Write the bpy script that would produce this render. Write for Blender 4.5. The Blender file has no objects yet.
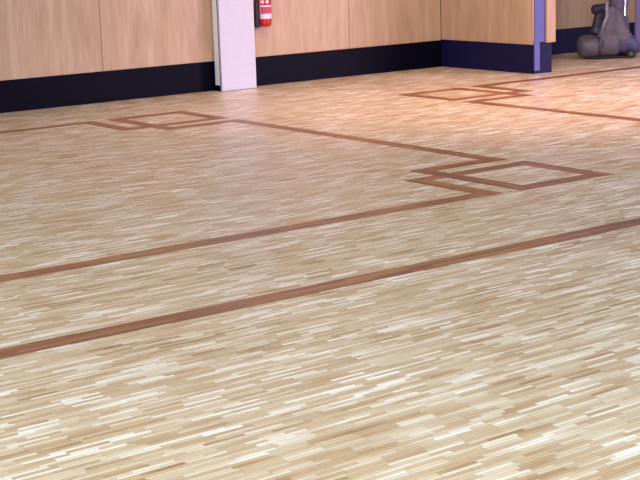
import bpy, bmesh, math, random
from mathutils import Vector, Matrix
random.seed(7)
S = bpy.context.scene
COL = S.collection

# ------------------------------------------------------------ camera
cam_d = bpy.data.cameras.new('camera'); cam = bpy.data.objects.new('camera', cam_d); COL.objects.link(cam)
f = Vector((0.57869353, 0.78914096, -0.20584057)); r = Vector((0.8020662, -0.59640125, -0.03154935)); u = Vector((0.14766046, 0.14684036, 0.97807684))
m = Matrix((r, u, -f)).transposed().to_4x4(); m.translation = Vector((0, 0, 1.6))
cam.matrix_world = m
cam_d.sensor_width = 36; cam_d.lens = 36 * 1481.4 / 640; cam_d.clip_end = 200; cam_d.clip_start = .05
S.camera = cam

# ------------------------------------------------------------ light
S.view_settings.view_transform = 'Standard'; S.view_settings.look = 'None'
S.view_settings.gamma = 1; S.view_settings.use_curve_mapping = False
S.view_settings.exposure = 0.0
w = bpy.data.worlds.new('hall_daylight'); S.world = w; w.use_nodes = True
w.node_tree.nodes['Background'].inputs[0].default_value = (0.93, 0.88, 0.97, 1)
w.node_tree.nodes['Background'].inputs[1].default_value = 0.55

def area(name, loc, target, size, sizey, power, col):
    d = bpy.data.lights.new(name, 'AREA'); d.shape = 'RECTANGLE'; d.size = size; d.size_y = sizey; d.energy = power; d.color = col
    o = bpy.data.objects.new(name, d); COL.objects.link(o); o.location = loc
    o.rotation_euler = (Vector(target) - Vector(loc)).to_track_quat('-Z', 'Y').to_euler(); return o
area('window_daylight', (-1.5, -1.5, 3.6), (2.8, 3.8, 0), 5, 2.4, 620, (0.80, 0.91, 1.0)).data.spread = math.radians(130)
area('hall_ceiling_lamps', (8.2, 8.4, 3.9), (10.4, 10.2, 0), 4, 1.8, 95, (1.0, 0.60, 0.46)).data.spread = math.radians(105)
area('side_pink_fill', (15.0, 5.0, 2.8), (11.3, 8.0, 0), 3, 2, 190, (1.0, 0.68, 0.94)).data.spread = math.radians(80)  # added fill light, tints the right of the floor pink-violet

# ------------------------------------------------------------ node helpers
def mat(name):
    mt = bpy.data.materials.new(name); mt.use_nodes = True
    return mt, mt.node_tree.nodes, mt.node_tree.links, mt.node_tree.nodes['Principled BSDF']
def srgb(r_, g, b):
    c = lambda v: (v/255/12.92) if v/255 <= .04045 else ((v/255+.055)/1.055)**2.4
    return (c(r_), c(g), c(b), 1)
def mth(N, L, op, a, b=None, c=None):
    n = N.new('ShaderNodeMath'); n.operation = op
    for i, v in enumerate((a, b, c)):
        if v is None: continue
        if isinstance(v, (int, float)): n.inputs[i].default_value = v
        else: L.new(v, n.inputs[i])
    return n.outputs[0]
def ramp(N, L, fac, stops):
    n = N.new('ShaderNodeValToRGB'); e = n.color_ramp.elements
    while len(e) < len(stops): e.new(.5)
    for k, (p, c) in enumerate(stops): e[k].position = p; e[k].color = c
    L.new(fac, n.inputs[0]); return n.outputs[0]
def mix(N, L, t, fac, a, b):
    n = N.new('ShaderNodeMix'); n.data_type = 'RGBA'; n.blend_type = t
    for i, v in ((0, fac), (6, a), (7, b)):
        if isinstance(v, (int, float, tuple)): n.inputs[i].default_value = v
        else: L.new(v, n.inputs[i])
    return n.outputs[2]

def parquet(name, wdt, lng, stops, along='x', rough=.36, seam=.55):
    """narrow finger parquet: rows of short strips, each with its own tone"""
    mt, N, L, P = mat(name)
    g = N.new('ShaderNodeNewGeometry'); sx = N.new('ShaderNodeSeparateXYZ'); L.new(g.outputs['Position'], sx.inputs[0])
    x, y = (sx.outputs[0], sx.outputs[1]) if along == 'x' else (sx.outputs[1], sx.outputs[0])
    ry = mth(N, L, 'DIVIDE', y, wdt); row = mth(N, L, 'FLOOR', ry)
    wn = N.new('ShaderNodeTexWhiteNoise'); wn.noise_dimensions = '1D'; L.new(row, wn.inputs['W'])
    rx = mth(N, L, 'ADD', mth(N, L, 'DIVIDE', x, lng), mth(N, L, 'MULTIPLY', wn.outputs['Value'], 9.0)); cl = mth(N, L, 'FLOOR', rx)
    cb = N.new('ShaderNodeCombineXYZ'); L.new(cl, cb.inputs[0]); L.new(row, cb.inputs[1])
    w2 = N.new('ShaderNodeTexWhiteNoise'); w2.noise_dimensions = '2D'; L.new(cb.outputs[0], w2.inputs['Vector'])
    # broad drift of tone from batch to batch, and little runs of alike strips
    nb = N.new('ShaderNodeTexNoise'); nb.inputs['Scale'].default_value = 1.1; nb.inputs['Detail'].default_value = 3; L.new(g.outputs['Position'], nb.inputs['Vector'])
    cb3 = N.new('ShaderNodeCombineXYZ'); L.new(mth(N, L, 'MULTIPLY', x, 3.5), cb3.inputs[0]); L.new(mth(N, L, 'MULTIPLY', y, 9.0), cb3.inputs[1])
    n3 = N.new('ShaderNodeTexNoise'); n3.inputs['Scale'].default_value = 1; n3.inputs['Detail'].default_value = 1; L.new(cb3.outputs[0], n3.inputs['Vector'])
    v = mth(N, L, 'ADD', mth(N, L, 'MULTIPLY', w2.outputs['Value'], .70), mth(N, L, 'MULTIPLY', nb.outputs[0], .34))
    v = mth(N, L, 'ADD', v, mth(N, L, 'MULTIPLY', n3.outputs[0], .40)); v = mth(N, L, 'SUBTRACT', v, .18)
    col = ramp(N, L, v, stops)
    # grain
    cg = N.new('ShaderNodeCombineXYZ'); L.new(mth(N, L, 'MULTIPLY', x, 9), cg.inputs[0]); L.new(mth(N, L, 'MULTIPLY', y, 260), cg.inputs[1]); L.new(w2.outputs['Value'], cg.inputs[2])
    gr = N.new('ShaderNodeTexNoise'); gr.inputs['Scale'].default_value = 1; gr.inputs['Detail'].default_value = 3; L.new(cg.outputs[0], gr.inputs['Vector'])
    gf = mth(N, L, 'ADD', .74, mth(N, L, 'MULTIPLY', gr.outputs[0], .52))
    # seams
    fy = mth(N, L, 'FRACT', ry); fx = mth(N, L, 'FRACT', rx)
    ey = mth(N, L, 'MINIMUM', fy, mth(N, L, 'SUBTRACT', 1.0, fy)); ex = mth(N, L, 'MINIMUM', fx, mth(N, L, 'SUBTRACT', 1.0, fx))
    sm = mth(N, L, 'MAXIMUM', mth(N, L, 'LESS_THAN', ey, .055), mth(N, L, 'LESS_THAN', ex, .007))
    sf = mth(N, L, 'SUBTRACT', 1.0, mth(N, L, 'MULTIPLY', sm, 1 - seam))
    k = mth(N, L, 'MULTIPLY', gf, sf)
    cc = N.new('ShaderNodeCombineXYZ')
    for i in range(3): L.new(k, cc.inputs[i])
    L.new(mix(N, L, 'MULTIPLY', 1.0, col, cc.outputs[0]), P.inputs['Base Color'])
    L.new(mth(N, L, 'ADD', rough, mth(N, L, 'MULTIPLY', w2.outputs['Value'], .10)), P.inputs['Roughness'])
    P.inputs['Coat Weight'].default_value = .35; P.inputs['Coat Roughness'].default_value = .38
    return mt
OAK = parquet('light_oak_finger_parquet', .0195, .155, [(0, srgb(126, 86, 46)), (.14, srgb(166, 130, 82)), (.24, srgb(190, 161, 118)), (.5, srgb(205, 182, 143)), (.74, srgb(220, 204, 172)), (.86, srgb(236, 226, 204)), (.97, srgb(252, 247, 234))])
RED = [(0, srgb(98, 50, 22)), (.5, srgb(136, 80, 40)), (1, srgb(176, 122, 68))]
BAND_X = parquet('reddish_inlay_wood', .0295, .36, RED, 'x', .36, .8)
BAND_Y = parquet('reddish_inlay_wood_turned', .0295, .36, RED, 'y', .36, .8)

def veneer(name, a, b, c, rough=.42, horiz=(1, 1)):
    mt, N, L, P = mat(name)
    g = N.new('ShaderNodeNewGeometry'); sx = N.new('ShaderNodeSeparateXYZ'); L.new(g.outputs['Position'], sx.inputs[0])
    h = mth(N, L, 'ADD', sx.outputs[0], sx.outputs[1])
    cb = N.new('ShaderNodeCombineXYZ'); L.new(mth(N, L, 'MULTIPLY', h, 7), cb.inputs[0]); L.new(mth(N, L, 'MULTIPLY', sx.outputs[2], .9), cb.inputs[1])
    n1 = N.new('ShaderNodeTexNoise'); n1.inputs['Scale'].default_value = 1; n1.inputs['Detail'].default_value = 4; n1.inputs['Distortion'].default_value = .9; L.new(cb.outputs[0], n1.inputs['Vector'])
    c2 = N.new('ShaderNodeCombineXYZ'); L.new(mth(N, L, 'MULTIPLY', h, 55), c2.inputs[0]); L.new(mth(N, L, 'MULTIPLY', sx.outputs[2], 3.0), c2.inputs[1])
    n2 = N.new('ShaderNodeTexNoise'); n2.inputs['Scale'].default_value = 1; n2.inputs['Detail'].default_value = 3; L.new(c2.outputs[0], n2.inputs['Vector'])
    v = mth(N, L, 'ADD', mth(N, L, 'MULTIPLY', n1.outputs[0], .6), mth(N, L, 'MULTIPLY', n2.outputs[0], .4))
    L.new(ramp(N, L, v, [(.3, a), (.5, b), (.68, c)]), P.inputs['Base Color'])
    P.inputs['Roughness'].default_value = rough
    return mt
VENEER = veneer('pale_beech_veneer', srgb(158, 130, 104), srgb(176, 149, 122), srgb(190, 165, 140))

def plain(name, c, rough=.5, metal=0, noise=.10, scale=30, coat=0):
    mt, N, L, P = mat(name)
    t = N.new('ShaderNodeTexNoise'); t.inputs['Scale'].default_value = scale; t.inputs['Detail'].default_value = 4
    g = N.new('ShaderNodeTexCoord'); L.new(g.outputs['Object'], t.inputs['Vector'])
    d = tuple(max(0, x*(1-noise)) for x in c[:3])+(1,); e = tuple(min(1, x*(1+noise)) for x in c[:3])+(1,)
    L.new(ramp(N, L, t.outputs[0], [(.3, d), (.7, e)]), P.inputs['Base Color'])
    P.inputs['Roughness'].default_value = rough; P.inputs['Metallic'].default_value = metal
    P.inputs['Coat Weight'].default_value = coat
    return mt
BLACK = plain('black_blue_skirting_laminate', srgb(4, 5, 22), .5, noise=.25, scale=60)
BLACK.node_tree.nodes['Principled BSDF'].inputs['Specular IOR Level'].default_value = .08
SKIRT_LIT = plain('violet_lit_skirting_laminate', srgb(15, 16, 60), .5, noise=.25, scale=60)  # lit copy of the black skirting: violet light painted into its colour
SKIRT_LIT.node_tree.nodes['Principled BSDF'].inputs['Specular IOR Level'].default_value = .2
LILAC = plain('lilac_white_paint', srgb(194, 194, 212), .55, noise=.03)
POST = plain('lavender_grey_aluminium', srgb(90, 92, 154), .35, .3, .05)
WALLP = plain('grey_plaster', srgb(170, 150, 150), .8, noise=.04)
DARK = plain('dark_joint', srgb(20, 18, 26), .8)
REDP = plain('red_enamel', srgb(176, 10, 22), .25, noise=.03, coat=.6)
WHITE = plain('white_label', srgb(228, 205, 226), .5, noise=.02)
PINKL = plain('red_label_print', srgb(186, 66, 84), .45, noise=.15, scale=120)
RUB = plain('black_rubber', srgb(12, 8, 18), .6)
CHROME = plain('chrome_tube', srgb(225, 225, 245), .18, 1, .02)
SGREY = plain('dusty_grey_cast_metal', srgb(92, 86, 98), .55, .2, .22, 14)
SBLUE = plain('dusty_blue_grey_paint', srgb(72, 70, 104), .55, .1, .2, 12)
SDARK = plain('dark_grey_motor_paint', srgb(58, 52, 74), .55, .1, .2, 18)
SPALE = plain('pale_dusty_aluminium', srgb(128, 124, 142), .4, .5, .12, 20)

# ------------------------------------------------------------ mesh helpers
def link(name, bm, m_, parent=None, smooth=False, bevel=0):
    bmesh.ops.recalc_face_normals(bm, faces=bm.faces)
    me = bpy.data.meshes.new(name); bm.to_mesh(me); bm.free()
    for x in (m_ if isinstance(m_, (list, tuple)) else [m_]): me.materials.append(x)
    if smooth:
        for p in me.polygons: p.use_smooth = True
    o = bpy.data.objects.new(name, me); COL.objects.link(o)
    if parent: o.parent = parent
    if bevel:
        b = o.modifiers.new('bevel', 'BEVEL'); b.width = bevel; b.segments = 3; b.limit_method = 'ANGLE'
    if smooth:
        e = o.modifiers.new('split', 'EDGE_SPLIT'); e.split_angle = math.radians(40)
    return o
def box(bm, x0, x1, y0, y1, z0, z1, mi=0):
    vs = [bm.verts.new(p) for p in ((x0,y0,z0),(x1,y0,z0),(x1,y1,z0),(x0,y1,z0),(x0,y0,z1),(x1,y0,z1),(x1,y1,z1),(x0,y1,z1))]
    for q in ((0,3,2,1),(4,5,6,7),(0,1,5,4),(1,2,6,5),(2,3,7,6),(3,0,4,7)):
        fc = bm.faces.new([vs[i] for i in q]); fc.material_index = mi
def BOX(*a):
    bm = bmesh.new(); box(bm, *a); return bm
def lathe(bm, prof, origin=(0,0,0), axis=(0,0,1), n=40, mi=0):
    """prof: list of (distance along axis, radius)"""
    a = Vector(axis).normalized(); e = a.orthogonal().normalized(); g = a.cross(e); O = Vector(origin)
    rings = []
    for t, rad in prof:
        if rad < 1e-6: rings.append([bm.verts.new(O+a*t)])
        else: rings.append([bm.verts.new(O+a*t+(e*math.cos(2*math.pi*k/n)+g*math.sin(2*math.pi*k/n))*rad) for k in range(n)])
    for A, B in zip(rings, rings[1:]):
        for k in range(n):
            k2 = (k+1) % n
            q = [A[0], B[k], B[k2]] if len(A) == 1 else ([A[k], B[0], A[k2]] if len(B) == 1 else [A[k], B[k], B[k2], A[k2]])
            if len(A) == 1 and len(B) == 1: continue
            bm.faces.new(q).material_index = mi
def tube(bm, pts, rad, n=14):
    """swept tube through points (Catmull-Rom smoothed)"""
    P = [Vector(p) for p in pts]; Q = []
    ext = [P[0]*2-P[1]] + P + [P[-1]*2-P[-2]]
    for i in range(1, len(ext)-2):
        for s in range(8):
            t = s/8; p0, p1, p2, p3 = ext[i-1:i+3]
            Q.append(.5*((2*p1)+(p2-p0)*t+(2*p0-5*p1+4*p2-p3)*t*t+(3*p1-p0-3*p2+p3)*t**3))
    Q.append(P[-1]); rings = []
    e = (Q[1]-Q[0]).orthogonal().normalized()
    for i, q in enumerate(Q):
        d = (Q[min(i+1, len(Q)-1)]-Q[max(i-1, 0)]).normalized(); e = (e-d*e.dot(d)).normalized(); g = d.cross(e)
        rings.append([bm.verts.new(q+(e*math.cos(2*math.pi*k/n)+g*math.sin(2*math.pi*k/n))*rad) for k in range(n)])
    for A, B in zip(rings, rings[1:]):
        for k in range(n): bm.faces.new([A[k], B[k], B[(k+1)%n], A[(k+1)%n]])
    bm.faces.new(rings[0][::-1]); bm.faces.new(rings[-1])
def loft(bm, secs, n=32, axis='x', power=2.6):
    """superellipse sections: (t, centre_a, centre_z, half_a, half_z)"""
    rings = []
    for t, ca, cz, ha, hz in secs:
        R = []
        for k in range(n):
            th = 2*math.pi*k/n; c, s = math.cos(th), math.sin(th)
            a = ca+ha*math.copysign(abs(c)**(2/power), c); z = cz+hz*math.copysign(abs(s)**(2/power), s)
            R.append(bm.verts.new((t, a, z) if axis == 'x' else ((ca+ha*math.copysign(abs(c)**(2/power), c), cz+hz*math.copysign(abs(s)**(2/power), s), t))))
        rings.append(R)
    for A, B in zip(rings, rings[1:]):
        for k in range(n): bm.faces.new([A[k], B[k], B[(k+1)%n], A[(k+1)%n]])
    bm.faces.new(rings[0][::-1]); bm.faces.new(rings[-1])
def struct(o, label=None, cat=None):
    o['kind'] = 'structure'
    if label: o['label'] = label
    if cat: o['category'] = cat
    return o
def thing(name, loc, label, cat, rz=0):
    o = bpy.data.objects.new(name, None); COL.objects.link(o); o.location = loc; o.rotation_euler = (0, 0, rz)
    o['label'] = label; o['category'] = cat; o.empty_display_size = .1; return o

# ------------------------------------------------------------ floor with its inlaid bands
bm = bmesh.new()
box(bm, -6, 20, -6, 13.2, -.05, 0, 0)
BW = .134/2
def bandseg(a, b):
    (x0, y0), (x1, y1) = a, b
    horiz = abs(x1-x0) > abs(y1-y0)
    z = .0006 if horiz else .0010
    X0, X1 = sorted((x0, x1)); Y0, Y1 = sorted((y0, y1))
    vs = [bm.verts.new(p) for p in ((X0-BW, Y0-BW, z), (X1+BW, Y0-BW, z), (X1+BW, Y1+BW, z), (X0-BW, Y1+BW, z))]
    bm.faces.new(vs).material_index = 1 if horiz else 2
p_, q_, r_ = .930, .667, .0
def knot(cx, cy, sx, sy, far_a, far_b, r_=.0):
    L_ = [(-p_, 0), (-p_, -q_), (r_, -q_), (r_, r_), (-q_, r_), (-q_, -p_), (0, -p_)]
    K = [(cx+sx*a, cy+sy*b) for a, b in L_]
    if far_a: K = [far_a] + K
    if far_b: K = K + [far_b]
    for a, b in zip(K, K[1:]): bandseg(a, b)
X1, YA2, YA0, YA1, XB2, YA3 = 6.965, 6.508, 11.595, 5.288, 9.162, 11.001
knot(X1+.012, YA2, 1, -1, (-4, YA2), None, .018)
knot(X1, YA0, 1, 1, (-4, YA0), (X1, YA2+p_))
knot(XB2, YA3, -1, 1, (19, YA3), (XB2, -3))
bandseg((-4, YA1), (8.6, YA1))
floor = struct(link('floor', bm, [OAK, BAND_X, BAND_Y]))

# ------------------------------------------------------------ back wall
YW = 12.908; H = 3.6; HB = .304
wall = struct(link('wall_back', BOX(-2, 18, YW+.002, YW+.15, 0, H), DARK))
PF = YW-.018
def panel(x0, x1, parent, z0=HB, z1=H, y0=PF, y1=YW, name='wood_panel'):
    return link(name, BOX(x0+.003, x1-.003, y0, y1, z0, z1), VENEER, parent, bevel=.0015)
xs = [-.70+1.52*k for k in range(8)]    # ... 5.38, 6.90, 8.42, 9.94
for a in xs[:-1]: panel(a, a+1.52, wall)
panel(9.94, 11.262, wall)
for a, b in ((11.62, 13.10), (13.10, 14.535)): panel(a, b, wall)
struct(link('baseboard_back', BOX(-2, 11.276, YW-.006, YW+.002, 0, HB-.001), BLACK))
struct(link('baseboard_niche', BOX(11.6, 14.535, YW-.006, YW+.002, 0, HB-.001), SKIRT_LIT))

# partition that steps out of the back wall
XP = 11.278; YP = 11.405
part = struct(link('wall_partition', BOX(XP+.006, 11.536, YP+.014, YW, 0, H), DARK))
link('wood_panel', BOX(XP-.012, XP+.004, YP+.006, PF-.001, HB+.008, H), VENEER, part, bevel=.0015)
link('wood_panel', BOX(11.446, 11.578, YP-.020, YP+.012, HB+.020, H), VENEER, part, bevel=.0015)
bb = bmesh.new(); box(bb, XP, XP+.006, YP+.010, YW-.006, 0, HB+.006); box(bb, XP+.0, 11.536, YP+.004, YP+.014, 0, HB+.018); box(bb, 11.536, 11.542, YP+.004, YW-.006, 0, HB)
struct(link('baseboard_partition', bb, SKIRT_LIT))
tr = bmesh.new(); box(tr, XP-.004, 11.350, YP-.010, YP+.004, .035, HB+.05); box(tr, XP+.005, 11.424, YP-.006, YP+.012, HB+.03, H)
struct(link('trim_1', tr, POST, bevel=.001))
# right side of the niche
tr = bmesh.new(); box(tr, 14.537, 14.95, YW-.03, YW+.002, .02, H)
struct(link('trim_2', tr, plain('violet_white_paint', srgb(150, 132, 196), .5, noise=.03), bevel=.002))
# unseen bulkhead, added overhead to shade the niche
struct(link('niche_shade_bulkhead', BOX(11.55, 17, 11.5, YW-.02, 2.3, 2.5), WALLP))

# ------------------------------------------------------------ pillar
pl = struct(thing('pillar', (8.17, YW, 0), 'lilac-white square pillar standing in front of the veneered wall', 'pillar'))
o = lambda nm, *b_, mt=LILAC, bev=.0: link(nm, BOX(b_[0]-8.17, b_[1]-8.17, b_[2]-YW, b_[3]-YW, b_[4], b_[5]), mt, pl, bevel=bev)
o('front_cover', 8.168, 8.590, 12.735, 12.765, .004, H, bev=.003)
o('core', 8.178, 8.580, 12.765, YW-.02, HB, H, mt=VENEER)
o('foot', 8.176, 8.580, 12.765, YW-.02, 0, HB, mt=BLACK)
o('shadow_gap', 8.174, 8.20, 12.765, 12.79, 0, H, mt=DARK)
o('side_panel', 8.166, 8.180, 12.786, 12.858, .062, H, mt=plain('white_edge_trim', srgb(232, 234, 240), .5, noise=.02), bev=.001)
o('side_panel', 8.580, 8.590, 12.778, PF-.002, .062, H, bev=.001)

# ------------------------------------------------------------ fire extinguisher
ex = thing('fire_extinguisher', (8.765, 12.80, .62), 'red fire extinguisher with a white-edged label hanging on the wood panel beside the lilac pillar', 'fire extinguisher')
bm = bmesh.new(); R = .073
lathe(bm, [(.012, 0), (.006, .03), (0, .045), (.004, .058), (.018, .068), (.04, R), (.37, R), (.40, .069), (.43, .052), (.45, .03), (.46, .02), (.50, .02), (.50, 0)], n=48)
body = link('cylinder', bm, REDP, ex, smooth=True)
def wrap(name, z0, z1, a0, a1, rad, mt, par):
    bm = bmesh.new(); n = 20; rows = []
    for z in (z0, z1):
        rows.append([[bm.verts.new((math.cos(a0+(a1-a0)*k/n)*rr, math.sin(a0+(a1-a0)*k/n)*rr, z)) for k in range(n+1)] for rr in (rad, rad-.0006)])
    for k in range(n):
        bm.faces.new([rows[0][0][k], rows[0][0][k+1], rows[1][0][k+1], rows[1][0][k]])
    return link(name, bm, mt, par, smooth=True)
D = math.radians
# facing the camera is the direction (-.56,-.83): -124 degrees
lab = wrap('label', .083, .300, D(-160), D(-40), R+.0008, WHITE, body)
wrap('label_print', .134, .205, D(-154), D(-42), R+.0016, PINKL, lab)
wrap('label_print', .222, .292, D(-154), D(-42), R+.0016, REDP, lab)
# pictogram discs on the upper print
for a in (-136, -98):
    bm = bmesh.new(); A = D(a); c = Vector((math.cos(A), math.sin(A), 0))*(R+.0018); c.z = .257
    lathe(bm, [(0, .018), (.001, .018), (.001, 0)], c, (math.cos(A), math.sin(A), 0), n=20)
    link('pictogram', bm, WHITE, lab)
bm = bmesh.new(); lathe(bm, [(0, .026), (.03, .026), (.045, .02), (.06, .014), (.06, 0)], (0, 0, .50), n=24); link('valve', bm, CHROME, ex, smooth=True)
bm = bmesh.new(); box(bm, -.012, .012, -.13, .02, .585, .60); box(bm, -.010, .010, -.11, .02, .556, .566); link('lever', bm, RUB, ex, bevel=.003)
bm = bmesh.new(); tube(bm, [(-.02, 0, .53), (-.07, -.01, .53), (-.105, -.015, .47), (-.105, -.01, .36), (-.1, -.005, .26)], .012); hs = link('hose', bm, RUB, ex, smooth=True)
bm = bmesh.new(); lathe(bm, [(0, .014), (-.02, .02), (-.24, .027), (-.262, .028), (-.262, .020), (-.24, .0)], (-.102, -.005, .262), (0, 0, 1), n=24); link('horn', bm, RUB, ex, smooth=True)
bm = bmesh.new(); box(bm, -.03, .03, .070, .089, .15, .55); box(bm, -.075, .075, .06, .078, .40, .43); link('wall_bracket', bm, RUB, ex, bevel=.002)

# ------------------------------------------------------------ floor drum sander
ang = math.atan2(-.596, .802)
# local +x is to the right seen from the camera, +y away from it
sd = thing('floor_sander', (12.93, 11.98, 0), 'dusty grey drum floor sanding machine parked by the far wall beyond the partition', 'sander', ang)
# drum housing: fat barrel with a rounded left end
bm = bmesh.new()
lathe(bm, [(-.262, 0), (-.262, .045), (-.252, .085), (-.225, .118), (-.18, .134), (-.10, .140), (.02, .140)], (.0, .14, .145), (1, 0, 0), n=44)
lathe(bm, [(.02, .140), (.02, 0)], (.0, .14, .145), (1, 0, 0), n=44)
link('drum_housing', bm, SGREY, sd, smooth=True)
bm = bmesh.new(); lathe(bm, [(-.03, .0), (-.03, .148), (-.02, .153), (.0, .153), (.01, .148), (.01, 0)], (.0, .14, .155), (1, 0, 0), n=44); link('clamp_ring', bm, SDARK, sd, smooth=True)
bm = bmesh.new(); loft(bm, [(-.17, .14, .022, .10, .012), (.0, .14, .022, .12, .014), (.30, .16, .022, .12, .014)], power=4); link('drum_skirt', bm, RUB, sd, smooth=True)
# central gear and fan casing
bm = bmesh.new()
loft(bm, [(.0, .13, .16, .12, .125), (.03, .13, .175, .15, .155), (.12, .14, .185, .16, .165), (.19, .15, .18, .15, .155), (.22, .15, .16, .12, .12)], power=2.3)
link('fan_casing', bm, SGREY, sd, smooth=True)
# rear chassis
bm = bmesh.new()
loft(bm, [(.19, .2, .15, .12, .10), (.22, .2, .185, .16, .145), (.33, .22, .175, .17, .14), (.42, .22, .14, .16, .105), (.475, .22, .11, .12, .06)], power=2.4)
link('chassis', bm, SBLUE, sd, smooth=True)
# tower: tapering body going up to the motor
bm = bmesh.new()
loft(bm, [(.22, .20, .20, .22, .16), (.32, .19, .20, .17, .15), (.42, .18, .20, .135, .13), (.50, .17, .2, .115, .11), (.56, .15, .2, .10, .09), (.60, .14, .2, .06, .05)], axis='z', power=2.6)
link('motor_housing', bm, SGREY, sd, smooth=True)
# belt cover leaning from the drum up to the motor
bm = bmesh.new()
secs = [(.10, .055, .10), (.30, .075, .085), (.46, .10, .07), (.60, .095, .06)]
loft(bm, [(z, x, .04, w_, .045) for z, x, w_ in secs], axis='z', power=3)
link('belt_cover', bm, SGREY, sd, smooth=True)
# electric motor lying across the top
bm = bmesh.new(); lathe(bm, [(-.09, 0), (-.09, .04), (-.08, .052), (.03, .055), (.12, .055), (.13, .04), (.13, 0)], (.0, .12, .575), (1, .2, .05), n=32)
mo = link('motor', bm, SDARK, sd, smooth=True)
bm = bmesh.new()
for k in range(8): lathe(bm, [(0, .055), (0, .061), (.006, .061), (.006, .055)], Vector((-.06+.02*k, .12-.0+.004*k-.012, .572+.001*k)), (1, .2, .05), n=32)
link('cooling_fins', bm, SDARK, mo)
# pale suction pipe leaning on the belt cover
bm = bmesh.new(); tube(bm, [(.055, -.03, .66), (.05, -.035, .58), (.055, -.04, .50), (.02, -.05, .42), (.0, -.03, .34), (-.02, .02, .27)], .024); link('suction_pipe', bm, SPALE, sd, smooth=True)
# lowering knob over the drum
bm = bmesh.new(); lathe(bm, [(-.03, 0), (-.03, .035), (-.02, .045), (.02, .045), (.03, .035), (.03, 0)], (-.045, .08, .335), (.2, -1, .1), n=28)
kn = link('knob', bm, SBLUE, sd, smooth=True)
bm = bmesh.new(); tube(bm, [(-.045, .10, .335), (-.045, .13, .30), (-.045, .14, .26)], .018); link('knob_stem', bm, SDARK, kn, smooth=True)
bm = bmesh.new(); loft(bm, [(.30, -.03, .16, .07, .07), (.42, -.01, .15, .062, .06), (.56, .01, .13, .055, .05)], axis='z', power=3); link('switch_box', bm, SDARK, sd, smooth=True)
# wheels
for yy in (.05, .36):
    bm = bmesh.new(); lathe(bm, [(-.02, 0), (-.02, .045), (-.014, .052), (.014, .052), (.02, .045), (.02, 0)], (.36, yy, .052), (.15, 1, 0), n=28); wh = link('wheel', bm, RUB, sd, smooth=True)
    bm = bmesh.new(); lathe(bm, [(-.025, 0), (-.025, .018), (.025, .018), (.025, 0)], (.36, yy, .052), (.15, 1, 0), n=18); link('hub', bm, SGREY, wh, smooth=True)
# handle: chrome upright leading to a grip bar, cable along it
bm = bmesh.new(); tube(bm, [(.31, .20, .46), (.315, .22, .62), (.33, .26, .80), (.36, .32, .98)], .016); hd = link('handle_tube', bm, CHROME, sd, smooth=True)
bm = bmesh.new(); tube(bm, [(.12, .30, 1.0), (.36, .32, 1.0), (.58, .34, 1.0)], .016); link('grip_bar', bm, RUB, hd, smooth=True)
bm = bmesh.new(); loft(bm, [(.34, .30, .24, .075, .06), (.44, .30, .22, .055, .05), (.49, .305, .21, .035, .035)], axis='z', power=3); link('handle_socket', bm, SBLUE, sd, smooth=True)
# dust bag behind the handle
bm = bmesh.new(); loft(bm, [(.40, .24, .30, .05, .05), (.48, .25, .32, .10, .09), (.65, .27, .34, .12, .11), (.85, .28, .36, .115, .10), (.98, .30, .38, .07, .06), (1.02, .30, .38, .02, .02)], axis='z', power=2.1)
link('dust_bag', bm, plain('slate_cloth', srgb(104, 92, 118), .9, noise=.15, scale=25), sd, smooth=True)
